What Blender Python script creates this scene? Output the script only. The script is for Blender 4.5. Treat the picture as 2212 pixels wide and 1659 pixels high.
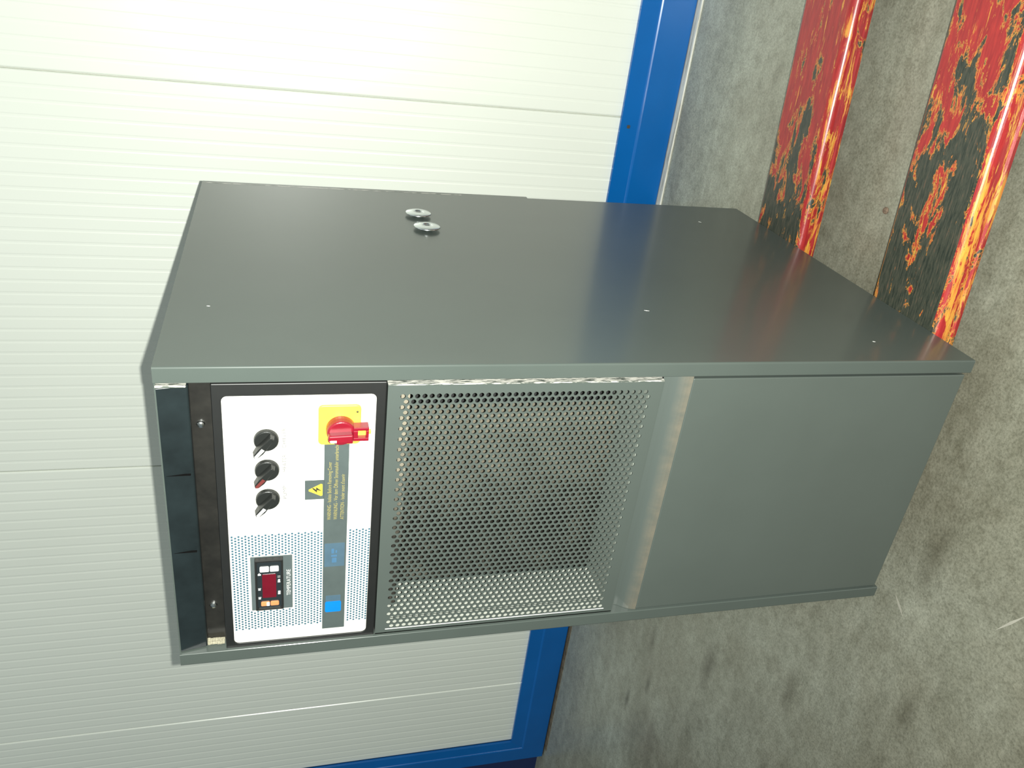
import bpy, bmesh, math, random
from mathutils import Vector, Matrix
random.seed(7)
scene = bpy.context.scene
for o in list(bpy.data.objects):
    bpy.data.objects.remove(o, do_unlink=True)
COL = scene.collection

# ------------------------------------------------------------------ camera
# the photograph was taken with the phone turned on its side: picture-left is up in the room
CAM = Vector((0.811693, -0.764682, 0.876360))
RIGHT = Vector((0.11899179, -0.24430956, -0.96236884))
UP = Vector((0.87550515, 0.48299527, -0.01436293))
BACK = Vector((0.4683286, -0.84084981, 0.27136675))
cd = bpy.data.cameras.new('camera')
cam = bpy.data.objects.new('camera', cd)
COL.objects.link(cam)
cam.matrix_world = Matrix(((RIGHT.x, UP.x, BACK.x, CAM.x), (RIGHT.y, UP.y, BACK.y, CAM.y),
                           (RIGHT.z, UP.z, BACK.z, CAM.z), (0, 0, 0, 1)))
cd.sensor_fit = 'HORIZONTAL'
cd.sensor_width = 36.0
cd.lens = 28.632
cd.clip_start = 0.01
scene.camera = cam

# ------------------------------------------------------------------ light
world = bpy.data.worlds.new('hall_light')
scene.world = world
world.use_nodes = True
bg = world.node_tree.nodes['Background']
bg.inputs['Color'].default_value = (0.76, 0.93, 0.97, 1)
bg.inputs['Strength'].default_value = 0.20
fl = bpy.data.lights.new('camera_flash', 'POINT')
fl.energy = 176.0
fl.color = (0.98, 1.0, 0.93)
fl.shadow_soft_size = 0.003
flo = bpy.data.objects.new('camera_flash', fl)
COL.objects.link(flo)
flo.location = CAM + RIGHT * 0.018          # the phone's own flash, 18 mm beside the lens

ce = bpy.data.lights.new('hall_ceiling_light', 'AREA')
ce.shape = 'RECTANGLE'; ce.size = 7.0; ce.size_y = 5.0
ce.energy = 110.0
ce.color = (0.92, 1.0, 0.97)
ceo = bpy.data.objects.new('hall_ceiling_light', ce)
COL.objects.link(ceo)
ceo.location = (0.3, -1.3, 5.2)             # the hall's ceiling lights, high overhead

vs = scene.view_settings
vs.view_transform = 'Standard'
vs.look = 'None'
vs.gamma = 1.0
vs.use_curve_mapping = False
vs.exposure = 0.0

# ------------------------------------------------------------------ materials
MATS = {}
def nmat(name):
    m = bpy.data.materials.new(name)
    m.use_nodes = True
    MATS[name] = m
    nt = m.node_tree
    return m, nt, nt.nodes['Principled BSDF']
def add(nt, typ, **kw):
    n = nt.nodes.new(typ)
    for k, v in kw.items():
        setattr(n, k, v)
    return n
def coords(nt, scale=(1, 1, 1), rot=(0, 0, 0)):
    tc = add(nt, 'ShaderNodeTexCoord')
    mp = add(nt, 'ShaderNodeMapping')
    mp.inputs['Scale'].default_value = scale
    mp.inputs['Rotation'].default_value = rot
    nt.links.new(tc.outputs['Object'], mp.inputs['Vector'])
    return mp.outputs['Vector']
def noise(nt, vec, scale, detail=4, rough=0.6, dist=0.0):
    n = add(nt, 'ShaderNodeTexNoise')
    n.inputs['Scale'].default_value = scale
    n.inputs['Detail'].default_value = detail
    n.inputs['Roughness'].default_value = rough
    n.inputs['Distortion'].default_value = dist
    nt.links.new(vec, n.inputs['Vector'])
    return n.outputs['Fac']
def ramp(nt, fac, stops):
    r = add(nt, 'ShaderNodeValToRGB')
    e = r.color_ramp.elements
    while len(e) < len(stops):
        e.new(0.5)
    for el, (p, c) in zip(e, stops):
        el.position = p
        el.color = c if len(c) == 4 else (*c, 1)
    nt.links.new(fac, r.inputs['Fac'])
    return r.outputs['Color']
def mix(nt, fac, a, b, blend='MIX'):
    m = add(nt, 'ShaderNodeMix', data_type='RGBA', blend_type=blend)
    def put(sock, v):
        if isinstance(v, (tuple, list)):
            sock.default_value = v if len(v) == 4 else (*v, 1)
        elif isinstance(v, (int, float)):
            sock.default_value = v
        else:
            nt.links.new(v, sock)
    put(m.inputs[0], fac); put(m.inputs[6], a); put(m.inputs[7], b)
    return m.outputs[2]
def bump(nt, b, h, strength, dist=0.001):
    n = add(nt, 'ShaderNodeBump')
    n.inputs['Strength'].default_value = strength
    n.inputs['Distance'].default_value = dist
    nt.links.new(h, n.inputs['Height'])
    nt.links.new(n.outputs['Normal'], b.inputs['Normal'])
def plain(name, col, rough=0.5, metal=0.0, var=0.06, scale=60, spec=0.5):
    m, nt, b = nmat(name)
    v = coords(nt)
    f = noise(nt, v, scale, 3)
    c = ramp(nt, f, [(0.3, tuple(x * (1 - var) for x in col)), (0.7, tuple(x * (1 + var) for x in col))])
    nt.links.new(c, b.inputs['Base Color'])
    b.inputs['Roughness'].default_value = rough
    b.inputs['Metallic'].default_value = metal
    b.inputs['Specular IOR Level'].default_value = spec
    return m

def paint_mat(name, col, rough=0.27, coat=0.0, crough=0.1, spec=0.5):
    m, nt, b = nmat(name)
    v = coords(nt)
    f = noise(nt, v, 5, 4)
    c = ramp(nt, f, [(0.3, tuple(x * 0.95 for x in col)), (0.7, tuple(x * 1.05 for x in col))])
    nt.links.new(c, b.inputs['Base Color'])
    b.inputs['Roughness'].default_value = rough
    g = noise(nt, v, 900, 2)
    b.inputs['Coat Weight'].default_value = coat
    b.inputs['Specular IOR Level'].default_value = spec
    b.inputs['Coat IOR'].default_value = 1.5
    b.inputs['Coat Roughness'].default_value = crough
    bump(nt, b, g, 0.02, 0.00005)
    return m
GREY = (0.0525, 0.064, 0.0575)
paint_mat('grey_paint', GREY, 0.34, 0.42, 0.14, 0.2)
paint_mat('grey_paint_front', GREY, 0.38, 0.6, 0.30)
plain('black_plastic', (0.0075, 0.008, 0.0076), 0.45)
plain('black_gloss', (0.012, 0.016, 0.018), 0.22)
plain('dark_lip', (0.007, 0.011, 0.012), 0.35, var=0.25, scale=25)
plain('black_sheet', (0.0095, 0.009, 0.0075), 0.40, var=0.35, scale=40)
plain('seam_black', (0.0012, 0.0012, 0.0012), 0.9, spec=0.1)
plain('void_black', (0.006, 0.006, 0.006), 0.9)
plain('knob_black', (0.009, 0.010, 0.009), 0.38)
plain('chrome', (0.75, 0.76, 0.74), 0.22, 1.0)
plain('collar_white', (0.42, 0.42, 0.38), 0.3)
plain('zinc', (0.62, 0.65, 0.66), 0.25, 1.0)
plain('label_white', (0.50, 0.495, 0.455), 0.45, var=0.01)
plain('print_blue', (0.024, 0.075, 0.108), 0.5)
plain('band_grey', (0.052, 0.066, 0.064), 0.45)
plain('ctrl_plate', (0.062, 0.078, 0.079), 0.45)
plain('print_yellow', (0.24, 0.205, 0.065), 0.5)
plain('warn_yellow', (0.60, 0.44, 0.04), 0.45)
plain('warn_black', (0.02, 0.02, 0.015), 0.5)
plain('patch_blue', (0.0, 0.13, 0.48), 0.45)
plain('patch_pale', (0.046, 0.082, 0.112), 0.45)
plain('patch_pale_mark', (0.044, 0.105, 0.18), 0.45)
plain('print_grey', (0.11, 0.11, 0.10), 0.5)
plain('print_white', (0.50, 0.50, 0.48), 0.5)
plain('switch_yellow', (0.66, 0.46, 0.045), 0.35)
plain('pointer_red', (0.10, 0.02, 0.018), 0.4)
plain('switch_red', (0.155, 0.004, 0.012), 0.33)
plain('display_red', (0.085, 0.003, 0.009), 0.18)
plain('button_white', (0.50, 0.51, 0.50), 0.4)
plain('button_orange', (0.62, 0.18, 0.07), 0.4)
plain('foam', (0.27, 0.25, 0.18), 0.9, var=0.35, scale=400)
m, nt, b = nmat('fin_metal')          # dark end paints the shade of deep gaps, paler end the lit bent fins
v = coords(nt)
f = noise(nt, v, 22, 4, 0.65)
tc = add(nt, 'ShaderNodeTexCoord'); sp_ = add(nt, 'ShaderNodeSeparateXYZ')
nt.links.new(tc.outputs['Object'], sp_.inputs['Vector'])
mr = add(nt, 'ShaderNodeMapRange')
mr.inputs['From Min'].default_value = 0.12; mr.inputs['From Max'].default_value = 0.31
nt.links.new(sp_.outputs['X'], mr.inputs['Value'])
ad = add(nt, 'ShaderNodeMath', operation='MULTIPLY_ADD')
ad.inputs[1].default_value = 0.55; nt.links.new(mr.outputs['Result'], ad.inputs[0]); nt.links.new(f, ad.inputs[2])
c = ramp(nt, ad.outputs[0], [(0.50, (0.016, 0.014, 0.011)), (1.0, (0.185, 0.165, 0.125))])
nt.links.new(c, b.inputs['Base Color']); b.inputs['Roughness'].default_value = 0.5
plain('galvanised', (0.34, 0.35, 0.31), 0.40, 0.0, var=0.12, scale=80)
plain('duct_paint', (0.17, 0.19, 0.165), 0.40, 0.0, var=0.12, scale=80)
plain('paint_chip', (0.70, 0.70, 0.66), 0.4)  # also colours the painted highlight strip on the grille

# chipped paint showing bare metal on the grille's folded edge
m, nt, b = nmat('worn_edge')
v = coords(nt, (500, 500, 70))
f = noise(nt, v, 1.0, 4)
c = ramp(nt, f, [(0.44, (0.06, 0.07, 0.06)), (0.52, (0.42, 0.41, 0.37))])
nt.links.new(c, b.inputs['Base Color']); b.inputs['Roughness'].default_value = 0.35
# groove: tan dirt plus a highlight painted into the colour towards the lip
m, nt, b = nmat('groove_paint')
v = coords(nt, (55, 30, 30))
f = noise(nt, v, 1.0, 5, 0.65)
tc = add(nt, 'ShaderNodeTexCoord'); sp_ = add(nt, 'ShaderNodeSeparateXYZ')
nt.links.new(tc.outputs['Object'], sp_.inputs['Vector'])
mr = add(nt, 'ShaderNodeMapRange')
mr.inputs['From Min'].default_value = 0.4230; mr.inputs['From Max'].default_value = 0.4060
nt.links.new(sp_.outputs['Z'], mr.inputs['Value'])
ad = add(nt, 'ShaderNodeMath', operation='MULTIPLY')
nt.links.new(mr.outputs['Result'], ad.inputs[0]); nt.links.new(f, ad.inputs[1])
c = ramp(nt, ad.outputs[0], [(0.05, GREY), (0.62, (0.105, 0.096, 0.074))])     # tan dirt and painted highlight on the lip
nt.links.new(c, b.inputs['Base Color']); b.inputs['Roughness'].default_value = 0.42

# concrete floor
FLOOR_Z = -0.085
m, nt, b = nmat('concrete')
v = coords(nt)
vs_ = coords(nt, (1.1, 6.0, 1.0), (0, 0, math.radians(-4)))
f1 = noise(nt, v, 2.2, 6, 0.62, 0.4)
f2 = noise(nt, vs_, 3.2, 6, 0.66, 0.3)
f3 = noise(nt, v, 38, 5, 0.7)
f4 = noise(nt, v, 300, 3, 0.7)
c1 = ramp(nt, f1, [(0.30, (0.150, 0.140, 0.112)), (0.50, (0.192, 0.190, 0.158)), (0.70, (0.235, 0.240, 0.208))])
c2 = ramp(nt, f2, [(0.30, (0.76, 0.75, 0.71)), (0.46, (0.90, 0.89, 0.87)), (0.70, (1.12, 1.12, 1.12))])
c = mix(nt, 0.85, c1, c2, 'MULTIPLY')
c3 = ramp(nt, f3, [(0.35, (0.78, 0.77, 0.73)), (0.49, (0.97, 0.97, 0.95)), (0.70, (1.14, 1.14, 1.13))])
c = mix(nt, 0.8, c, c3, 'MULTIPLY')
c4 = ramp(nt, f4, [(0.33, (0.60, 0.60, 0.56)), (0.52, (1.0, 1.0, 0.98)), (0.70, (1.30, 1.30, 1.28))])
c = mix(nt, 0.8, c, c4, 'MULTIPLY')
# oil and tyre stains on the concrete
wob = add(nt, 'ShaderNodeTexNoise'); wob.inputs['Scale'].default_value = 14; wob.inputs['Detail'].default_value = 4
nt.links.new(v, wob.inputs['Vector'])
for sx, sy, rx, ry, dk in ((-0.623, 0.421, 0.13, 0.05, 0.60), (-0.927, 0.635, 0.07, 0.025, 0.55), (-1.078, 0.717, 0.09, 0.022, 0.50),
                           (-0.80, 0.67, 0.10, 0.035, 0.66), (-0.42, 0.17, 0.10, 0.04, 0.72), (-0.66, 0.16, 0.16, 0.03, 0.70), (0.07, 0.0, 0.16, 0.05, 0.72), (-0.20, -0.07, 0.12, 0.04, 0.76)):
    tcs = add(nt, 'ShaderNodeTexCoord')
    su = add(nt, 'ShaderNodeVectorMath', operation='SUBTRACT'); su.inputs[1].default_value = (sx, sy, FLOOR_Z)
    nt.links.new(tcs.outputs['Object'], su.inputs[0])
    sc_ = add(nt, 'ShaderNodeVectorMath', operation='DIVIDE'); sc_.inputs[1].default_value = (rx, ry, 1)
    nt.links.new(su.outputs[0], sc_.inputs[0])
    le = add(nt, 'ShaderNodeVectorMath', operation='LENGTH'); nt.links.new(sc_.outputs[0], le.inputs[0])
    wa = add(nt, 'ShaderNodeMath', operation='MULTIPLY_ADD'); wa.inputs[1].default_value = 0.7
    nt.links.new(wob.outputs['Fac'], wa.inputs[0]); nt.links.new(le.outputs['Value'], wa.inputs[2])
    dk *= 0.85
    st_ = ramp(nt, wa.outputs[0], [(0.40, (dk, dk * 0.97, dk * 0.92)), (1.0, (1, 1, 1))])
    c = mix(nt, 1.0, c, st_, 'MULTIPLY')
# flash falloff evened out in the floor colour: paler towards wall, darker up front
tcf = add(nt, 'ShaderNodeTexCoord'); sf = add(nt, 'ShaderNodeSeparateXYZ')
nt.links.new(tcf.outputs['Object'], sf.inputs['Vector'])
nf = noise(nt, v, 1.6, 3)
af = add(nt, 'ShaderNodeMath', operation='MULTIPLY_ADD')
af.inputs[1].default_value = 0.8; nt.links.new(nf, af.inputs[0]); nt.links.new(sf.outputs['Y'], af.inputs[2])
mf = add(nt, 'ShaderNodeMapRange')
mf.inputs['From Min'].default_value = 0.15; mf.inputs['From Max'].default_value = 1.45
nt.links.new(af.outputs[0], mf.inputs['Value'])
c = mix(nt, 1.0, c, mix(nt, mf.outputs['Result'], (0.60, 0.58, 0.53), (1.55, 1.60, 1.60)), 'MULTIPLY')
nt.links.new(c, b.inputs['Base Color'])
b.inputs['Roughness'].default_value = 0.33
bump(nt, b, f4, 0.10, 0.0003)

# sandwich-panel wall sheet, off-white coil-coated steel
m, nt, b = nmat('wall_sheet')
v = coords(nt, (1.5, 1.5, 0.5))
f = noise(nt, v, 2.5, 4)
c = ramp(nt, f, [(0.3, (0.765, 0.79, 0.715)), (0.7, (0.795, 0.82, 0.745))])
nt.links.new(c, b.inputs['Base Color'])
b.inputs['Coat Weight'].default_value = 0.15
b.inputs['Coat Roughness'].default_value = 0.29
b.inputs['Roughness'].default_value = 0.31
b.inputs['Specular IOR Level'].default_value = 0.8
plain('wall_joint', (0.60, 0.62, 0.55), 0.6)
plain('frame_blue', (0.0008, 0.100, 0.350), 0.26, var=0.08, scale=4, spec=0.35)
plain('shaded_blue', (0.006, 0.018, 0.09), 0.5)  # blue paint with the shade put into its colour
m, nt, b = nmat('pale_strip')
v = coords(nt, (6, 60, 60))
f = noise(nt, v, 1.0, 5, 0.7)
c = ramp(nt, f, [(0.35, (0.30, 0.27, 0.20)), (0.52, (0.66, 0.65, 0.58))])
nt.links.new(c, b.inputs['Base Color']); b.inputs['Roughness'].default_value = 0.45
plain('gap_dirt', (0.11, 0.085, 0.055), 0.9, var=0.5, scale=45)
plain('gap_dark', (0.05, 0.042, 0.028), 0.9, var=0.4, scale=50)

# worn red fork paint over yellow over black steel
def fork_mat(name, dark_at, seed):
    m, nt, b = nmat(name)
    tc = add(nt, 'ShaderNodeTexCoord')
    mp = add(nt, 'ShaderNodeMapping')
    mp.inputs['Scale'].default_value = (14, 110, 110)
    mp.inputs['Location'].default_value = (seed, seed * 2, 0)
    nt.links.new(tc.outputs['Object'], mp.inputs['Vector'])
    v = mp.outputs['Vector']
    fy = noise(nt, v, 0.9, 7, 0.72, 0.5)
    mp2 = add(nt, 'ShaderNodeMapping')
    mp2.inputs['Scale'].default_value = (17, 46, 46)
    mp2.inputs['Location'].default_value = (seed + 7, 3, 1)
    nt.links.new(tc.outputs['Object'], mp2.inputs['Vector'])
    fd = noise(nt, mp2.outputs['Vector'], 0.7, 7, 0.72, 0.4)
    sep = add(nt, 'ShaderNodeSeparateXYZ')
    nt.links.new(tc.outputs['Object'], sep.inputs['Vector'])
    # more wear on the flat top, and more towards the loaded end of the fork
    mr = add(nt, 'ShaderNodeMapRange')
    mr.inputs['From Min'].default_value = dark_at - 0.10
    mr.inputs['From Max'].default_value = dark_at + 0.22
    mr.inputs['To Min'].default_value = 0.19
    mr.inputs['To Max'].default_value = -0.02
    nt.links.new(sep.outputs['X'], mr.inputs['Value'])
    geo = add(nt, 'ShaderNodeNewGeometry')
    sn = add(nt, 'ShaderNodeSeparateXYZ')
    nt.links.new(geo.outputs['True Normal'], sn.inputs['Vector'])
    top = add(nt, 'ShaderNodeMapRange')
    top.inputs['From Min'].default_value = 0.90
    top.inputs['From Max'].default_value = 0.995
    nt.links.new(sn.outputs['Z'], top.inputs['Value'])
    wm = add(nt, 'ShaderNodeMath', operation='MULTIPLY')
    nt.links.new(mr.outputs['Result'], wm.inputs[0]); nt.links.new(top.outputs['Result'], wm.inputs[1])
    ad = add(nt, 'ShaderNodeMath', operation='ADD')
    nt.links.new(wm.outputs[0], ad.inputs[0]); nt.links.new(fd, ad.inputs[1])
    # yellow undercoat, more of it on the rounded near edge
    ym = add(nt, 'ShaderNodeMath', operation='MULTIPLY')
    ym.inputs[1].default_value = -0.075
    nt.links.new(top.outputs['Result'], ym.inputs[0])
    ya = add(nt, 'ShaderNodeMath', operation='ADD')
    nt.links.new(ym.outputs[0], ya.inputs[0]); nt.links.new(fy, ya.inputs[1])
    red = ramp(nt, noise(nt, v, 2.0, 3), [(0.3, (0.17, 0.009, 0.012)), (0.7, (0.28, 0.019, 0.017))])
    ycol = ramp(nt, noise(nt, v, 1.4, 4), [(0.3, (0.40, 0.085, 0.022)), (0.6, (0.44, 0.235, 0.035))])
    ymask = ramp(nt, ya.outputs[0], [(0.515, (0, 0, 0)), (0.55, (1, 1, 1))])
    c = mix(nt, ymask, red, ycol)
    fringe = ramp(nt, ad.outputs[0], [(0.574, (0, 0, 0)), (0.584, (0.8, 0.8, 0.8))])
    c = mix(nt, fringe, c, ycol)
    dmask = ramp(nt, ad.outputs[0], [(0.590, (0, 0, 0)), (0.615, (1, 1, 1))])
    dcol = ramp(nt, noise(nt, v, 3.0, 5, 0.75), [(0.36, (0.008, 0.013, 0.010)), (0.58, (0.038, 0.040, 0.029)), (0.74, (0.11, 0.05, 0.03))])
    c = mix(nt, dmask, c, dcol)
    nt.links.new(c, b.inputs['Base Color'])
    b.inputs['Roughness'].default_value = 0.30
    b.inputs['Specular IOR Level'].default_value = 0.35
    bump(nt, b, fy, 0.35, 0.0008)
fork_mat('fork_paint_far', 0.10, 1.3)
fork_mat('fork_paint_near', 0.22, 6.1)
plain('roller_nylon', (0.35, 0.30, 0.2), 0.6)
plain('coil_copper', (0.06, 0.045, 0.03), 0.5)
plain('rust', (0.12, 0.082, 0.055), 0.8, var=0.4, scale=300)
plain('pale_scrape', (0.24, 0.23, 0.19), 0.8)

# ------------------------------------------------------------------ mesh helpers
def link(name, verts, faces, mat, parent=None, smooth=False, bevel=0.0, seg=2, autosmooth=True):
    me = bpy.data.meshes.new(name)
    me.from_pydata([tuple(v) for v in verts], [], faces)
    bm = bmesh.new(); bm.from_mesh(me)
    bmesh.ops.recalc_face_normals(bm, faces=bm.faces)
    bm.to_mesh(me); bm.free()
    me.materials.append(MATS[mat])
    o = bpy.data.objects.new(name, me)
    COL.objects.link(o)
    if smooth:
        for p in me.polygons: p.use_smooth = True
    if bevel > 0:
        bv = o.modifiers.new('bevel', 'BEVEL')
        bv.width = bevel; bv.segments = seg; bv.limit_method = 'ANGLE'; bv.angle_limit = math.radians(35)
        bv.harden_normals = False
    if parent is not None:
        o.parent = parent
        if parent.type == 'EMPTY':
            o.location = -parent.location
    return o
def boxdata(x0, x1, y0, y1, z0, z1):
    v = [(x, y, z) for x in (x0, x1) for y in (y0, y1) for z in (z0, z1)]
    f = [(0, 1, 3, 2), (4, 6, 7, 5), (0, 4, 5, 1), (2, 3, 7, 6), (0, 2, 6, 4), (1, 5, 7, 3)]
    return v, f
def box(name, x0, x1, y0, y1, z0, z1, mat, parent=None, bevel=0.0, seg=2):
    v, f = boxdata(x0, x1, y0, y1, z0, z1)
    return link(name, v, f, mat, parent, bevel=bevel, seg=seg)
class MB:
    def __init__(s): s.v = []; s.f = []
    def add(s, v, f):
        n = len(s.v); s.v += list(v); s.f += [tuple(i + n for i in q) for q in f]
    def box(s, *a): s.add(*boxdata(*a))
    def build(s, name, mat, parent=None, **k): return link(name, s.v, s.f, mat, parent, **k)
def extr(name, prof, axis, a, b_, mat, parent=None, **k):
    """closed 2-D profile extruded along an axis; profile coords are the two other axes in x,y,z order"""
    n = len(prof)
    def mk(p, t):
        if axis == 'x': return (t, p[0], p[1])
        if axis == 'y': return (p[0], t, p[1])
        return (p[0], p[1], t)
    v = [mk(p, a) for p in prof] + [mk(p, b_) for p in prof]
    f = [(i, (i + 1) % n, (i + 1) % n + n, i + n) for i in range(n)]
    f += [tuple(range(n)), tuple(range(2 * n - 1, n - 1, -1))]
    return link(name, v, f, mat, parent, **k)
def arc(cx, cy, r, a0, a1, n=5):
    return [(cx + r * math.cos(math.radians(a0 + (a1 - a0) * i / n)), cy + r * math.sin(math.radians(a0 + (a1 - a0) * i / n))) for i in range(n + 1)]
def rrect(x0, x1, z0, z1, r, n=5):
    return arc(x1 - r, z1 - r, r, 0, 90, n) + arc(x0 + r, z1 - r, r, 90, 180, n) + arc(x0 + r, z0 + r, r, 180, 270, n) + arc(x1 - r, z0 + r, r, 270, 360, n)
def lathe(prof, c, axis, n=28):
    """prof: (radius, height along axis); axis in '-y','x','z','y'"""
    v = []; f = []
    for r, h in prof:
        for i in range(n):
            a = 2 * math.pi * i / n
            u, w = r * math.cos(a), r * math.sin(a)
            if axis == '-y': v.append((c[0] + u, c[1] - h, c[2] + w))
            elif axis == 'y': v.append((c[0] + u, c[1] + h, c[2] + w))
            elif axis == 'x': v.append((c[0] + h, c[1] + u, c[2] + w))
            else: v.append((c[0] + u, c[1] + w, c[2] + h))
    for k in range(len(prof) - 1):
        for i in range(n):
            j = (i + 1) % n
            f.append((k * n + i, k * n + j, (k + 1) * n + j, (k + 1) * n + i))
    f.append(tuple(range(n))); f.append(tuple(range((len(prof) - 1) * n, len(prof) * n)))
    return v, f
def turned(name, prof, c, axis, mat, parent=None, n=28, bevel=0.0, smooth=False):
    v, f = lathe(prof, c, axis, n)
    o = link(name, v, f, mat, parent, bevel=bevel)
    return o
def tag(o, label=None, cat=None, group=None, kind=None):
    if label: o['label'] = label
    if cat: o['category'] = cat
    if group: o['group'] = group
    if kind: o['kind'] = kind
    return o
def empty(name, loc):
    o = bpy.data.objects.new(name, None)
    COL.objects.link(o); o.location = loc
    o.empty_display_size = 0.1
    return o
def text(name, body, x0, x1, z, h, y, mat, parent, maxh=True):
    """flat lettering on a plane facing -y, stretched to run x0..x1, baseline z, cap height h"""
    cu = bpy.data.curves.new(name, 'FONT'); cu.body = body; cu.size = 1.0
    t = bpy.data.objects.new(name + '_tmp', cu); COL.objects.link(t)
    dg = bpy.context.evaluated_depsgraph_get()
    me = bpy.data.meshes.new_from_object(t.evaluated_get(dg))
    bpy.data.objects.remove(t, do_unlink=True)
    xs = [v.co.x for v in me.vertices]
    w = max(xs) - min(xs); mn = min(xs)
    for v in me.vertices:
        v.co = Vector((x0 + (v.co.x - mn) * (x1 - x0) / w, y, z + v.co.y * h / 0.69))
    me.name = name
    me.materials.clear(); me.materials.append(MATS[mat])
    o = bpy.data.objects.new(name, me); COL.objects.link(o)
    o.parent = parent
    if parent.type == 'EMPTY': o.location = -parent.location
    return o

W, D, H = 0.4104, 0.6607, 1.0
FLOOR = -0.085
YW = 1.200                       # face of the wall sheets

# ------------------------------------------------------------------ setting
n = 2
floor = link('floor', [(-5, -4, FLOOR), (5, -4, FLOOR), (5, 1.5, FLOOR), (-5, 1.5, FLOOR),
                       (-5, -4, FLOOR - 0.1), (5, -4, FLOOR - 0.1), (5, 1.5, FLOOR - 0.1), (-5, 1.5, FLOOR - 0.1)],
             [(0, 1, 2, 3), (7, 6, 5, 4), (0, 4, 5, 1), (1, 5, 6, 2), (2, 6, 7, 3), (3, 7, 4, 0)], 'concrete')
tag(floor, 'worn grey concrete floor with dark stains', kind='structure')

X0 = -1.842
joints = [X0, -1.530, -0.520, 0.475, 1.475, 2.475]
wall = box('wall_back', X0 - 0.06, 2.475, YW + 0.010, YW + 0.09, 0.02, 2.9, 'wall_joint')
tag(wall, 'off-white finely ribbed sandwich-panel wall', kind='structure')
def sheet(x0, x1):
    g = 0.0012
    a, b_ = x0 + g, x1 - g
    cnt = max(1, round((x1 - x0) / 0.03125))
    p = (x1 - x0) / cnt
    pr = [(a, YW + 0.012), (a, YW + 0.003), (a + 0.002, YW + 0.0006), (a + 0.004, YW)]
    for k in range(1, cnt):
        c = x0 + k * p
        pr += [(c - 0.0045, YW), (c - 0.0020, YW + 0.0006), (c + 0.0020, YW + 0.0006), (c + 0.0045, YW)]
    pr += [(b_ - 0.004, YW), (b_ - 0.002, YW + 0.0006), (b_, YW + 0.003), (b_, YW + 0.012)]
    z0, z1 = 0.03, 2.9
    m_ = len(pr)
    v = [(x, y, z0) for x, y in pr] + [(x, y, z1) for x, y in pr]
    f = [(i, i + 1, i + 1 + m_, i + m_) for i in range(m_ - 1)] + [(0, m_, 2 * m_ - 1, m_ - 1)]
    return link('wall_panel', v, f, 'wall_sheet', wall)
for a, b_ in zip(joints[:-1], joints[1:]):
    sheet(a, b_)

# blue folded frame round the wall panels: bottom rail and left post
FP = [(1.199, 0.0), (1.190, 0.0), (1.184, 0.043), (1.1815, 0.0455), (1.180, 0.049), (1.180, 0.132), (1.183, 0.135), (1.199, 0.135), (1.209, 0.12), (1.209, 0.01)]
def mitred(name, far, vertical):
    n_ = len(FP)
    K = 0.72
    if vertical:
        v = [(X0 - h * K, y, 0.0545 - h) for y, h in FP] + [(X0 - h * K, y, far) for y, h in FP]
    else:
        v = [(X0 - h * K, y, 0.0545 - h) for y, h in FP] + [(far, y, 0.0545 - h) for y, h in FP]
    f = [(i_, (i_ + 1) % n_, (i_ + 1) % n_ + n_, i_ + n_) for i_ in range(n_)]
    f += [tuple(range(n_)), tuple(range(2 * n_ - 1, n_ - 1, -1))]
    return link(name, v, f, 'frame_blue')
rail = mitred('trim_1', 2.475, False)
tag(rail, 'blue folded metal bottom rail of the wall', kind='structure')
post = mitred('trim_2', 2.9, True)
tag(post, 'blue folded metal post at the left end of the wall', kind='structure')
gap = box('trim_3', X0 - 0.09, 2.475, 1.190, 1.23, FLOOR - 0.01, -0.060, 'gap_dark')
tag(gap, 'dark gap under the blue rail', kind='structure')
th = box('trim_4', -0.45, 2.475, 1.160, 1.186, FLOOR - 0.01, FLOOR + 0.0035, 'pale_strip', bevel=0.0012)  # pale strip along the foot of the wall, mottled brown
tag(th, 'pale mottled strip on the floor along the wall', kind='structure')
dt = box('trim_5', X0 - 0.05, -0.45, 1.166, 1.192, FLOOR - 0.01, FLOOR + 0.002, 'gap_dirt', bevel=0.001)
tag(dt, 'brown dirt strip on the floor under the blue rail', kind='structure')
wl = box('wall_left', -4.8, X0 - 0.10, YW + 0.035, YW + 0.08, FLOOR, 2.9, 'shaded_blue')
tag(wl, 'blue wall surface left of the blue post, its shade painted in', kind='structure')
box('screw', 0.452, 0.460, 1.184, 1.1865, 0.031, 0.039, 'gap_dark', rail, bevel=0.001)

# pale scrapes on the concrete
def scrape(p, q, w):
    p, q = Vector(p), Vector(q); d = (q - p).normalized(); nn = Vector((-d.y, d.x, 0)) * w
    z = Vector((0, 0, 0.0006)); m_ = (p + q) / 2
    v = [p, m_ + nn, q, m_ - nn]; v = [x + z for x in v] + [x - z for x in v]
    link('scrape_mark', v, [(0, 1, 2, 3), (7, 6, 5, 4), (0, 4, 5, 1), (1, 5, 6, 2), (2, 6, 7, 3), (3, 7, 4, 0)], 'pale_scrape', floor)
scrape((-0.040, 0.036, FLOOR), (-0.060, 0.008, FLOOR), 0.0022)
scrape((0.110, -0.164, FLOOR), (0.050, -0.133, FLOOR), 0.0020)

# ------------------------------------------------------------------ the machine
unit = empty('cooling_unit', (W / 2, D / 2, 0))
tag(unit, 'tall grey sheet-metal cooling cabinet with control panel and perforated grille', 'cooling unit')

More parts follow.
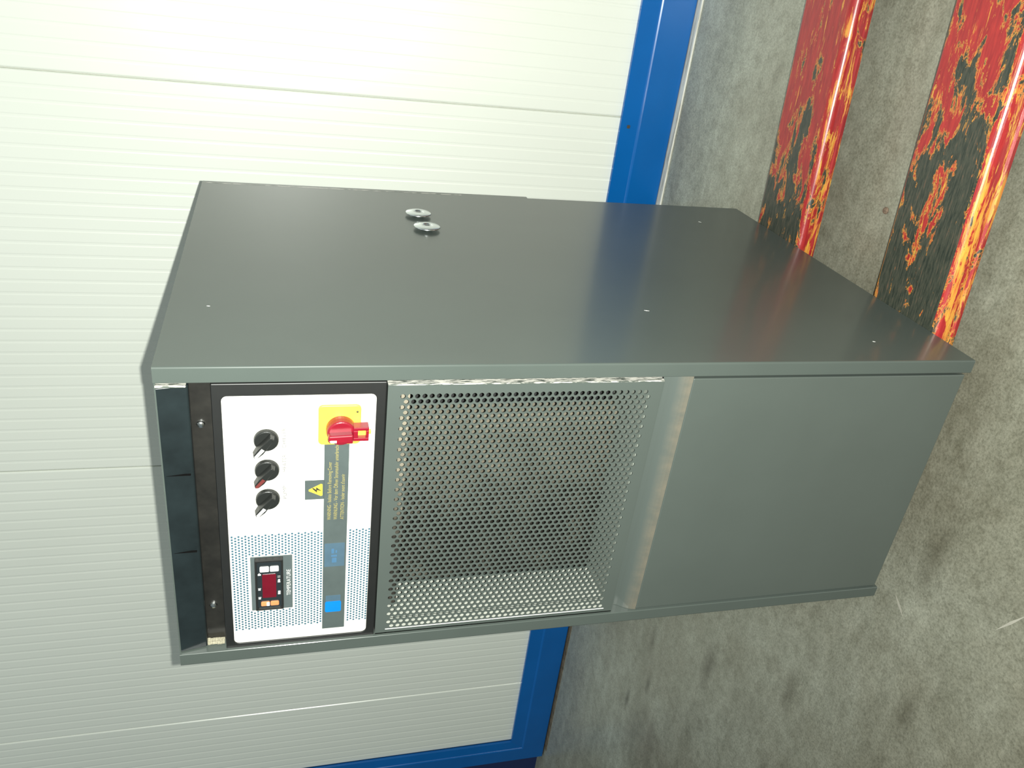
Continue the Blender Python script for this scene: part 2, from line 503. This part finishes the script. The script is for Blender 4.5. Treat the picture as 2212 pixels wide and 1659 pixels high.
# side panels: folded sheets with a front flange and a return
r = 0.0022
xi = 0.3920
pr = [(W, D), ] + arc(W - r, r, r, 0, -90, 4) + arc(xi + 0.001, 0.001, 0.001, 270, 180, 3) + [(xi, 0.030), (xi + 0.0015, 0.030), (xi + 0.0015, 0.0018), (W - 0.0018, 0.0018), (W - 0.0018, D)]
sp = extr('side_panel', pr, 'z', 0.0, H, 'grey_paint', unit)
xl = 0.0185
pr = [(0, D)] + arc(r, r, r, 180, 270, 4) + arc(xl - 0.001, 0.001, 0.001, 270, 360, 3) + [(xl, 0.030), (xl - 0.0015, 0.030), (xl - 0.0015, 0.0018), (0.0018, 0.0018), (0.0018, D)]
sp2 = extr('side_panel', pr, 'z', 0.0, H, 'grey_paint', unit)
for y, z, ln, an in ((0.1512, 0.4077, 0.007, 0.3), (0.1506, 0.9569, 0.004, 0.2), (0.0569, 0.1171, 0.004, 0.4), (0.56, 0.13, 0.006, 0.8)):
    dy, dz = ln * math.sin(an) / 2, ln * math.cos(an) / 2
    v = [(W + 0.0002, y - dy, z - dz), (W + 0.0002, y + 0.0008, z), (W + 0.0002, y + dy, z + dz), (W + 0.0002, y - 0.0008, z)]
    v += [(x - 0.0004, a, b_) for x, a, b_ in v]
    link('paint_chip', v, [(0, 1, 2, 3), (7, 6, 5, 4), (0, 4, 5, 1), (1, 5, 6, 2), (2, 6, 7, 3), (3, 7, 4, 0)], 'paint_chip', sp)

box('bare_edge', W - 0.0012, W + 0.0002, D - 0.0012, D + 0.0004, 0.56, 0.998, 'worn_edge', sp)
# top cover, rear panel with its lip, bottom pan
extr('top_cover', [(0.004, 0.9985), (0.004, 1.0), (D - 0.001, 1.0), (D, 0.9985)], 'x', 0.0022, W - 0.0022, 'grey_paint', unit)
extr('rear_panel', [(0.4085, 0.432), (0.4085, 1.001), (0.002, 1.001), (0.002, 0.432)], 'y', D + 0.001, D + 0.0175, 'grey_paint', unit, bevel=0.0015)
box('rear_sheet', 0.002, W - 0.002, D - 0.012, D - 0.001, 0.002, 0.99, 'grey_paint', unit)
box('bottom_pan', 0.003, W - 0.003, 0.02, D - 0.015, 0.0005, 0.0035, 'grey_paint', unit)

# dark sloping lip under the front edge of the top
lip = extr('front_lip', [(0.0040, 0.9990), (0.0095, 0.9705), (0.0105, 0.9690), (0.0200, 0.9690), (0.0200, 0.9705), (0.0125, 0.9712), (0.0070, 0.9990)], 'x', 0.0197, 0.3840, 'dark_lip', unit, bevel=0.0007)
box('seam', 0.2769, 0.27725, 0.0045, 0.0080, 0.972, 0.998, 'seam_black', lip)
box('seam', 0.1716, 0.1719, 0.0045, 0.0080, 0.972, 0.998, 'seam_black', lip)
extr('lip_end', [(0.3862, 0.001), (0.3885, 0.001), (0.3885, 0.020), (0.3862, 0.020)], 'z', 0.9700, 0.9990, 'worn_edge', unit, bevel=0.0006)

# black strip behind, with two dome screws
strip = box('recess_strip', 0.0190, 0.3915, 0.020, 0.0225, 0.944, 0.998, 'black_sheet', unit)
for x in (0.3322, 0.0769):
    turned('screw', [(0.0048, 0.0), (0.0046, 0.0012), (0.0036, 0.0026), (0.0018, 0.0033), (0.0004, 0.0034)], (x, 0.020, 0.960), '-y', 'chrome', strip, 16)
mb = MB()
for k in range(7):
    z = 0.9490 + k * 0.0028
    t = random.uniform(0, 0.0015)
    mb.box(0.0190, 0.0222 + random.uniform(0, 0.0012), 0.0120 - t, 0.0200, z, z + 0.0032)
mb.build('foam_seal', 'foam', unit, bevel=0.0004, seg=1)

# black bezel round the label
def frame(name, o, i, y0, y1, mat, parent, bevel=0.001, rin=0.006):
    """rectangular ring in the xz plane: outer o=(x0,x1,z0,z1), inner i, front y0, back y1"""
    inn = rrect(*i, rin, 4)
    m_ = len(inn)
    # outer loop with the same count, projected to the outer rectangle
    q = m_ // 4
    cs = [(o[1], o[3]), (o[0], o[3]), (o[0], o[2]), (o[1], o[2])]
    out = []
    for k in range(4):
        out += [cs[k]] * q
    v = [(x, y0, z) for x, z in inn] + [(x, y1, z) for x, z in inn]
    cf = [(x, y0, z) for x, z in cs] + [(x, y1, z) for x, z in cs]
    v += cf
    f = []
    for s, (a, b_) in enumerate(((0, 0), (m_, 4))):
        for k in range(m_):
            k2 = (k + 1) % m_
            c1, c2 = k // q, k2 // q
            B = 2 * m_ + b_
            if c1 == c2: f.append((a + k, a + k2, B + c1))
            else: f.append((a + k, a + k2, B + c2, B + c1))
    for k in range(m_):
        k2 = (k + 1) % m_
        f.append((k, k2, m_ + k2, m_ + k))
    for k in range(4):
        k2 = (k + 1) % 4
        f.append((2 * m_ + k, 2 * m_ + k2, 2 * m_ + 4 + k2, 2 * m_ + 4 + k))
    return link(name, v, f, mat, parent, bevel=bevel)
frame('bezel', (0.0165, 0.3885, 0.7680, 0.9468), (0.0243, 0.3735, 0.7783, 0.9374), 0.0042, 0.0180, 'black_plastic', unit)
LY = 0.0056
label = extr('control_label', rrect(0.0238, 0.3740, 0.7778, 0.9379, 0.006), 'y', LY, LY + 0.004, 'label_white', unit)
label['label'] = 'white control label with blue dot pattern'

# blue dot print
CP = (0.0755, 0.1580, 0.8680, 0.9153)    # grey plate round the controller
mb = MB()
px, pz = 0.00408, 0.00368
nz = int((0.9372 - 0.7792) / pz)
for k in range(nz + 1):
    z = 0.7797 + k * pz
    if 0.8060 - 0.001 < z < 0.8325 + 0.001: continue
    for j in range(36):
        x = 0.0462 + (j + 0.5 * (k % 2)) * px
        if x > 0.189: continue
        if CP[0] - 0.001 < x < CP[1] + 0.001 and CP[2] - 0.001 < z < CP[3] + 0.001: continue
        pts = [(x + 0.00145 * math.cos(a * math.pi / 4), z + 0.00125 * math.sin(a * math.pi / 4)) for a in range(8)]
        mb.add([(a, LY - 0.00012, b_) for a, b_ in pts], [tuple(range(8))])
o = mb.build('dot_print', 'print_blue', label); tag(o, kind='stuff')

def plate(name, x0, x1, z0, z1, mat, h, rr=0.0006, parent=label, th=0.0004):
    return extr(name, rrect(x0, x1, z0, z1, rr, 3), 'y', LY - h, LY - h + th, mat, parent)
plate('grey_band', 0.0352, 0.3150, 0.8058, 0.8328, 'band_grey', 0.0003)
plate('warning_square', 0.2365, 0.2629, 0.8326, 0.8537, 'band_grey', 0.0003)
tri = [(0.2495, 0.8512), (0.2402, 0.8343), (0.2588, 0.8343)]
def rtri(c, k):
    g = (sum(p[0] for p in c) / 3, sum(p[1] for p in c) / 3)
    out = []
    for i, p in enumerate(c):
        for q in (c[i - 1], c[(i + 1) % 3]):
            out.append((p[0] + (q[0] - p[0]) * k, p[1] + (q[1] - p[1]) * k))
    return out
extr('warning_triangle', rtri(tri, 0.10), 'y', LY - 0.0007, LY - 0.0003, 'warn_yellow', label)
bolt = [(0.2510, 0.8455), (0.2472, 0.8412), (0.2498, 0.8412), (0.2488, 0.8368), (0.2524, 0.8420), (0.2500, 0.8420), (0.2522, 0.8455)]
bolt = [(0.2497 + (a - 0.2497) * 1.45, 0.8404 + (q - 0.8412) * 1.15) for a, q in bolt]
extr('warning_bolt', bolt, 'y', LY - 0.0010, LY - 0.0007, 'warn_black', label)
plate('pale_blue_patch', 0.1358, 0.1712, 0.8078, 0.8312, 'patch_pale', 0.0006)
for x0, x1, z0, z1 in ((0.142, 0.149, 0.817, 0.8225), (0.151, 0.1535, 0.8165, 0.8235), (0.156, 0.163, 0.820, 0.8232), (0.1565, 0.1605, 0.8165, 0.8185)):
    plate('faint_mark', x0, x1, z0, z1, 'patch_pale_mark', 0.0009)
plate('blue_patch', 0.0628, 0.0800, 0.8103, 0.8296, 'patch_blue', 0.0008, 0.0022)
plate('pale_blue_patch', 0.0800, 0.0895, 0.8110, 0.8290, 'patch_pale', 0.0006)
ty = LY - 0.00045
text('lettering', 'WARNING - Isolate Before Removing Cover', 0.2062, 0.2870, 0.8246, 0.0042, ty, 'print_yellow', label)
text('lettering', 'WARNUNG - Vor dem Öffnen Stromzufuhr unterbrechen', 0.2062, 0.3125, 0.8174, 0.0042, ty, 'print_yellow', label)
text('lettering', "ATTENTION - Isoler avant d'ouvrir", 0.2062, 0.2700, 0.8098, 0.0042, ty, 'print_yellow', label)
for s, xa, xb in (('CHILLER', 0.3075, 0.3330), ('HEATER', 0.2765, 0.2990), ('PUMP', 0.2395, 0.2570)):
    text('lettering', s, xa, xb, 0.8735, 0.0040, LY - 0.0002, 'print_grey', label)

# temperature controller
plate('controller_plate', CP[0], CP[1], CP[2], CP[3], 'ctrl_plate', 0.0003)
text('lettering', 'TEMPERATURE', 0.0960, 0.1362, 0.8703, 0.0046, LY - 0.0005, 'print_white', label)
cb = (0.0800, 0.1570, 0.8785, 0.9105)
ctrl = frame('temperature_controller', cb, (cb[0] + 0.0030, cb[1] - 0.0030, cb[2] + 0.0025, cb[3] - 0.0025), -0.0010, LY, 'black_plastic', unit, 0.0008, 0.002)
ctrl['label'] = 'black digital temperature controller with red display'
FY = 0.0006
extr('face', rrect(cb[0] + 0.002, cb[1] - 0.002, cb[2] + 0.002, cb[3] - 0.002, 0.002), 'y', FY, LY, 'black_gloss', ctrl)
extr('display', rrect(0.0992, 0.1352, 0.8868, 0.9025, 0.0008, 3), 'y', FY - 0.0006, FY + 0.001, 'display_red', ctrl, )
for x0, x1, z0, z1, mt in ((0.1395, 0.1470, 0.8945, 0.9050, 'button_white'), (0.1395, 0.1470, 0.8835, 0.8935, 'button_white'),
                           (0.0868, 0.0930, 0.8945, 0.9045, 'button_orange'), (0.0868, 0.0930, 0.8840, 0.8937, 'button_orange')):
    extr('button', rrect(x0, x1, z0, z1, 0.0012, 3), 'y', FY - 0.0014, FY + 0.001, mt, ctrl, bevel=0.0003)
extr('mark', rrect(0.0870, 0.0928, 0.8946, 0.8982, 0.0008, 3), 'y', FY - 0.0016, FY - 0.0013, 'button_white', ctrl)
def marks(lst):
    for x0, x1, z0, z1 in lst:
        extr('mark', rrect(x0, x1, z0, z1, 0.0003, 2), 'y', FY - 0.0003, FY + 0.0005, 'print_white', ctrl)
marks([(0.0972, 0.0990, 0.9045, 0.9072), (0.0998, 0.1004, 0.9040, 0.9074), (0.1110, 0.1128, 0.9045, 0.9072), (0.1136, 0.1142, 0.9040, 0.9074),
       (0.1338, 0.1362, 0.9038, 0.9072), (0.1366, 0.1374, 0.9050, 0.9062),
       (0.1030, 0.1042, 0.8820, 0.8850), (0.1046, 0.1056, 0.8820, 0.8850), (0.1062, 0.1082, 0.8820, 0.8848),
       (0.1215, 0.1228, 0.8820, 0.8850), (0.1234, 0.1244, 0.8822, 0.8850), (0.1250, 0.1262, 0.8822, 0.8846), (0.1290, 0.1294, 0.8818, 0.8852), (0.1310, 0.1314, 0.8818, 0.8852)])

# three selector knobs
def knob(cx, cz, mark):
    k = turned('selector_knob', [(0.0130, 0.0), (0.0130, 0.0025), (0.0126, 0.0050), (0.0118, 0.0062)], (cx, LY - 0.0025, cz), '-y', 'knob_black', unit, 32, bevel=0.0006)
    turned('collar', [(0.0150, 0.0), (0.0150, 0.0022), (0.0134, 0.0036)], (cx, LY, cz), '-y', 'collar_white', k, 32)
    a = math.radians(143)
    ca, sa = math.cos(a), math.sin(a)
    def loc(u, w): return (cx + u * ca - w * sa, cz + u * sa + w * ca)
    ol = [(-0.0112, -0.0030), (-0.0112, 0.0030), (0.0100, 0.0050), (0.0188, 0.0036), (0.0210, 0.0), (0.0188, -0.0036), (0.0100, -0.0050)]
    yb, yt = LY - 0.0075, LY - 0.0175
    v = [(loc(*p)[0], yb, loc(*p)[1]) for p in ol]
    sh = [(p[0] * 0.97, p[1] * 0.72) for p in ol]
    v += [(loc(*p)[0], yt + (0.0015 if p[0] > 0.015 else 0), loc(*p)[1]) for p in sh]
    m_ = len(ol)
    f = [(i, (i + 1) % m_, (i + 1) % m_ + m_, i + m_) for i in range(m_)] + [tuple(range(m_)), tuple(range(m_, 2 * m_))]
    hd = link('grip', v, f, 'knob_black', k, bevel=0.0007)
    st = [(0.0055, -0.0019), (0.0055, 0.0019), (0.0182, 0.0017), (0.0196, 0.0), (0.0182, -0.0017)]
    v = [(loc(*p)[0], yt - 0.0003 + (0.0013 if p[0] > 0.015 else 0), loc(*p)[1]) for p in st]
    v += [(x, y + 0.0016, z) for x, y, z in v]
    link('pointer_mark', v, [tuple(range(5)), tuple(range(5, 10))] + [(i, (i + 1) % 5, (i + 1) % 5 + 5, i + 5) for i in range(5)], mark, k)
    return k
knob(0.3215, 0.8937, 'print_white')
knob(0.2828, 0.8937, 'pointer_red')
knob(0.2437, 0.8937, 'print_white')

# red and yellow main switch
SX, SZ = 0.3330, 0.8160
sw = extr('main_switch', rrect(0.3118, 0.3612, 0.7943, 0.8397, 0.005, 4), 'y', LY - 0.0035, LY, 'switch_yellow', unit, bevel=0.0010)
sw['label'] = 'yellow and red rotary main switch'
turned('dial', [(0.0158, 0.0), (0.0158, 0.006), (0.0150, 0.011), (0.0138, 0.0125)], (SX, LY - 0.0033, SZ), '-y', 'switch_red', sw, 32, bevel=0.0008)
y0, y1 = LY - 0.024, LY - 0.006
lv = [(SX - 0.0085, 0.8290), (SX - 0.0050, 0.8310), (SX + 0.0050, 0.8310), (SX + 0.0085, 0.8290), (SX + 0.0085, 0.7870), (SX - 0.0085, 0.7870)]
# lever as a ring with the padlock window
hole = (SX - 0.0045, SX + 0.0045, 0.7900, 0.7985)
mb = MB()
mb.box(SX - 0.0085, hole[0], y0 + 0.006, y1, 0.7870, 0.8035)
mb.box(hole[1], SX + 0.0085, y0 + 0.006, y1, 0.7870, 0.8035)
mb.box(hole[0], hole[1], y0 + 0.006, y1, 0.7870, hole[2])
mb.box(hole[0], hole[1], y0 + 0.006, y1, hole[3], 0.8035)
mb.build('lever', 'switch_red', sw, bevel=0.0006)
extr('grip', [(SX - 0.0080, 0.8040), (SX - 0.0070, 0.8285), (SX - 0.0040, 0.8305), (SX + 0.0020, 0.8300), (SX + 0.0030, 0.8040)], 'y', y0, y1, 'switch_red', sw, bevel=0.0015)
box('padlock_slide', hole[0], hole[1], y1 - 0.006, y1 - 0.001, hole[2], hole[3], 'switch_yellow', sw)
box('slide_tab', SX - 0.0035, SX + 0.0010, y1 - 0.006, y1 - 0.002, 0.7840, 0.7872, 'switch_yellow', sw, bevel=0.0006)
extr('pointer_mark', [(SX - 0.0060, 0.8215), (SX - 0.0060, 0.8275), (SX - 0.0038, 0.8290), (SX - 0.0030, 0.8275), (SX - 0.0030, 0.8215)], 'y', y0 - 0.0003, y0 + 0.0005, 'print_white', sw)
turned('screw', [(0.0013, 0), (0.0010, 0.0006), (0.0003, 0.0008)], (0.3530, LY - 0.0035, 0.7985), '-y', 'warn_black', sw, 10)

# perforated grille with folded edges
GY = 0.0030
gx0, gx1, gz0, gz1 = 0.0195, 0.3858, 0.4405, 0.7668
hx0, hz0, NR, NC = 0.0275, 0.4540, 50, 37
PX, PZ, HR = 0.00693, 0.0080, 0.00298
mb = MB()
hx1 = hx0 + NR * PX; hz1 = hz0 + (NC + 0.5) * PZ
def flat(x0, x1, z0, z1):
    mb.add([(x0, GY, z0), (x1, GY, z0), (x1, GY, z1), (x0, GY, z1)], [(0, 1, 2, 3)])
flat(gx0, hx0, gz0, gz1); flat(hx1, gx1, gz0, gz1); flat(hx0, hx1, gz0, hz0); flat(hx0, hx1, hz1, gz1)
cs = [(math.cos(math.radians(30 * k)), math.sin(math.radians(30 * k))) for k in range(12)]
cellf = []
for q in range(4):
    for s in range(3):
        cellf.append((q, 4 + (3 * q + s), 4 + (3 * q + s + 1) % 12))
    cellf.append((q, (q + 1) % 4, 4 + (3 * q + 3) % 12))
for k in range(12):
    cellf.append((4 + k, 4 + (k + 1) % 12, 16 + (k + 1) % 12, 16 + k))
for i in range(NR):
    xa = hx0 + i * PX; xc = xa + PX / 2
    off = 0.5 * (i % 2)
    if off: flat(xa, xa + PX, hz0, hz0 + PZ / 2)
    else: flat(xa, xa + PX, hz1 - PZ / 2, hz1)
    for j in range(NC):
        za = hz0 + (j + off) * PZ; zc = za + PZ / 2
        v = [(xa + PX, GY, za + PZ), (xa, GY, za + PZ), (xa, GY, za), (xa + PX, GY, za)]
        v += [(xc + HR * c_, GY, zc + HR * s_) for c_, s_ in cs]
        v += [(xc + HR * c_, GY + 0.0012, zc + HR * s_) for c_, s_ in cs]
        mb.add(v, cellf)
me = bpy.data.meshes.new('perforated_grille')
me.from_pydata(mb.v, [], mb.f); me.materials.append(MATS['grey_paint_front'])
gr = bpy.data.objects.new('perforated_grille', me); COL.objects.link(gr); gr.parent = unit; gr.location = -unit.location
gr['label'] = 'perforated sheet-metal grille'
box('folded_edge', gx1 - 0.0015, gx1, GY - 0.0004, GY + 0.020, gz0, gz1, 'worn_edge', gr, bevel=0.0005)
box('folded_edge', gx0, gx0 + 0.0015, GY, GY + 0.024, gz0, gz1, 'galvanised', gr)
box('painted_highlight', hx0 - 0.0012, hx0 - 0.0004, GY - 0.0005, GY + 0.0006, hz0 - 0.001, hz1, 'paint_chip', gr)  # pale strip painting in the highlight along the left border of the holes
box('folded_edge', gx0 + 0.0016, gx1 - 0.0016, GY - 0.0002, GY + 0.018, gz1 - 0.0012, gz1, 'grey_paint_front', gr)
box('folded_edge', gx0 + 0.0016, gx1 - 0.0016, GY - 0.0002, GY + 0.018, gz0, gz0 + 0.0012, 'grey_paint_front', gr)

# what shows through the holes: duct walls, finned condenser, dark void
box('duct_wall', 0.0225, 0.0240, GY + 0.024, 0.090, 0.445, 0.762, 'galvanised', unit)
box('duct_floor', 0.0242, 0.3880, GY + 0.020, 0.118, 0.4445, 0.4470, 'duct_paint', unit)
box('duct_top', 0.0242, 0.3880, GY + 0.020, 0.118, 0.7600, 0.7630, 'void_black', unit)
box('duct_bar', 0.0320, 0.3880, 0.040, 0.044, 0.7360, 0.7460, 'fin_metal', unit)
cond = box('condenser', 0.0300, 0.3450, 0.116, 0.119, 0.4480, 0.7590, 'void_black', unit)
mb = MB()
x = 0.0310
while x < 0.297:
    z = 0.4490
    while z < 0.757:
        jx = random.uniform(-0.0006, 0.0006)
        mb.box(x + jx, x + 0.0005 + jx, 0.086 + random.uniform(0, 0.002), 0.112, z, z + 0.0205)
        z += 0.0208
    x += 0.0030
o = mb.build('fin', 'fin_metal', cond); tag(o, kind='stuff')
for k in range(11):
    zc = 0.462 + k * 0.0275
    v, f = lathe([(0.0048, 0.0), (0.0048, 0.266)], (0.028, 0.101, zc), 'x', 10)
    link('coil_tube', v, f, 'coil_copper', cond)
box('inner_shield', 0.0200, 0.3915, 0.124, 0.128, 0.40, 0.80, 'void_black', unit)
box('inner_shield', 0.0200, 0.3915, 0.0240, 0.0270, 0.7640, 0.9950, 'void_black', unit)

# lower door with the curved hand groove above it
ly = 0.0030
extr('lower_panel', [(ly, 0.0040), (ly, 0.4030), (ly + 0.012, 0.4030), (ly + 0.012, 0.0040)], 'x', 0.0200, 0.3875, 'grey_paint_front', unit, bevel=0.0012)
gp = [(ly, 0.4035)] + [(ly + 0.0005 + 0.015 * (0.5 - 0.5 * math.cos(math.pi * t)), 0.4040 + 0.0340 * t ** 0.85) for t in [k / 9 for k in range(1, 10)]]
gp += [(0.0155, 0.4400), (0.022, 0.4400), (0.022, 0.4035)]
hg = extr('hand_groove', gp, 'x', 0.0190, 0.3905, 'groove_paint', unit)
box('shadow_gap', 0.0195, 0.3860, 0.0120, 0.0150, 0.4382, 0.4402, 'seam_black', unit)  # black strip painted in for the shadow line between grille and groove

# two mushroom-shaped zinc fasteners on the side panel
for y, z in ((0.527, 0.6585), (0.459, 0.6550)):
    fz = turned('fastener', [(0.0085, 0.0), (0.0085, 0.0022), (0.0195, 0.0034), (0.0212, 0.0044), (0.0200, 0.0056), (0.0110, 0.0072), (0.0062, 0.0076), (0.0058, 0.0064), (0.0004, 0.0064)],
                (W, y, z), 'x', 'zinc', unit, 32)
    for p_ in fz.data.polygons: p_.use_smooth = len(p_.vertices) == 4
    fz['label'] = 'shiny zinc mushroom fastener'
    box('slot', W + 0.0060, W + 0.0068, y - 0.0012, y + 0.0012, z - 0.0040, z + 0.0040, 'black_plastic', fz)

# ------------------------------------------------------------------ pallet truck under the machine
A = math.radians(5.2)
truck = empty('pallet_truck', (0.42, 0.33, FLOOR))
truck.rotation_euler = (0, 0, A)
tag(truck, 'worn red pallet truck whose two forks carry the grey cabinet', 'pallet truck')
def rel(o):                       # parts of the truck are modelled in its own rotated frame
    o.location = (0, 0, 0); return o
def fork(yc, mat, lab):
    hw, top, bot, R_ = 0.0705, -FLOOR - 0.0006, -FLOOR - 0.0370, 0.015
    yn, yf = yc - hw, yc + hw
    pr = [(yn, bot), (yn - 0.001, bot + 0.006), (yn + 0.0025, bot + 0.0085), (yn + 0.0025, bot + 0.0120), (yn, bot + 0.0140)]
    pr += [(yn + R_ - R_ * math.cos(math.radians(a)), top - R_ + R_ * math.sin(math.radians(a))) for a in range(0, 91, 10)]
    pr += [(yf - R_ * 0.4 + R_ * 0.4 * math.sin(math.radians(a)), top - R_ * 0.4 + R_ * 0.4 * math.cos(math.radians(a))) for a in range(0, 91, 15)]
    pr += [(yf, bot), (yf - 0.006, bot), (yf - 0.006, top - 0.012), (yf - 0.014, top - 0.006), (yn + 0.024, top - 0.006), (yn + 0.008, top - 0.020), (yn + 0.008, bot)]
    xs = [-0.40] + [-0.36 + k * 0.10 for k in range(16)]
    m_ = len(pr); v = []; f = []
    for i, x in enumerate(xs):
        sc = 0.72 if i == 0 else 1.0
        for y, z in pr: v.append((x, yc + (y - yc) * sc, z))
    for i in range(len(xs) - 1):
        for k in range(m_):
            k2 = (k + 1) % m_
            f.append((i * m_ + k, i * m_ + k2, (i + 1) * m_ + k2, (i + 1) * m_ + k))
    f += [tuple(range(m_)), tuple(range((len(xs) - 1) * m_, len(xs) * m_))]
    o = rel(link('fork', v, f, mat, truck)); o['label'] = lab
    v, f = lathe([(0.0150, -0.035), (0.036, -0.034), (0.036, 0.034), (0.0150, 0.035)], (-0.26, yc, 0.036), 'y', 20)
    o2 = link('roller', v, f, 'roller_nylon', o)
    return o
# far and near fork: near faces at y = .437 and .082 where they pass under the side panel
fork(0.437 + 0.0705 - 0.33, 'fork_paint_far', 'fork nearer the wall')
fork(0.082 + 0.0705 - 0.33, 'fork_paint_near', 'fork nearer the front of the cabinet')
extr('cross_beam', [(1.10, 0.045), (1.10, 0.30), (1.13, 0.33), (1.20, 0.33), (1.22, 0.30), (1.22, 0.045)], 'y', -0.25, 0.25, 'fork_paint_far', None, bevel=0.006).parent = truck
for s in (-0.06, 0.06):
    v, f = lathe([(0.02, -0.024), (0.085, -0.023), (0.085, 0.023), (0.02, 0.024)], (1.28, s, 0.0855), 'y', 28)
    w_ = link('steering_wheel', v, f, 'black_plastic', truck); w_.location = (0, 0, 0)
extr('axle_fork', [(1.20, 0.06), (1.20, 0.20), (1.30, 0.20), (1.32, 0.06)], 'y', -0.030, 0.030, 'fork_paint_far', None, bevel=0.004).parent = truck

# small rusty bolt head lying on the floor between the forks
v, f = lathe([(0.0055, 0.0), (0.0060, 0.0015), (0.0050, 0.0035), (0.0020, 0.0042), (0.0003, 0.0042)], (0, 0, 0), 'z', 14)
bl = link('rivet_head', v, f, 'rust')
bl.location = (0.507, 0.350, FLOOR + 0.0003)
tag(bl, 'tiny rusty rivet head lying on the concrete between the red forks', 'rivet')
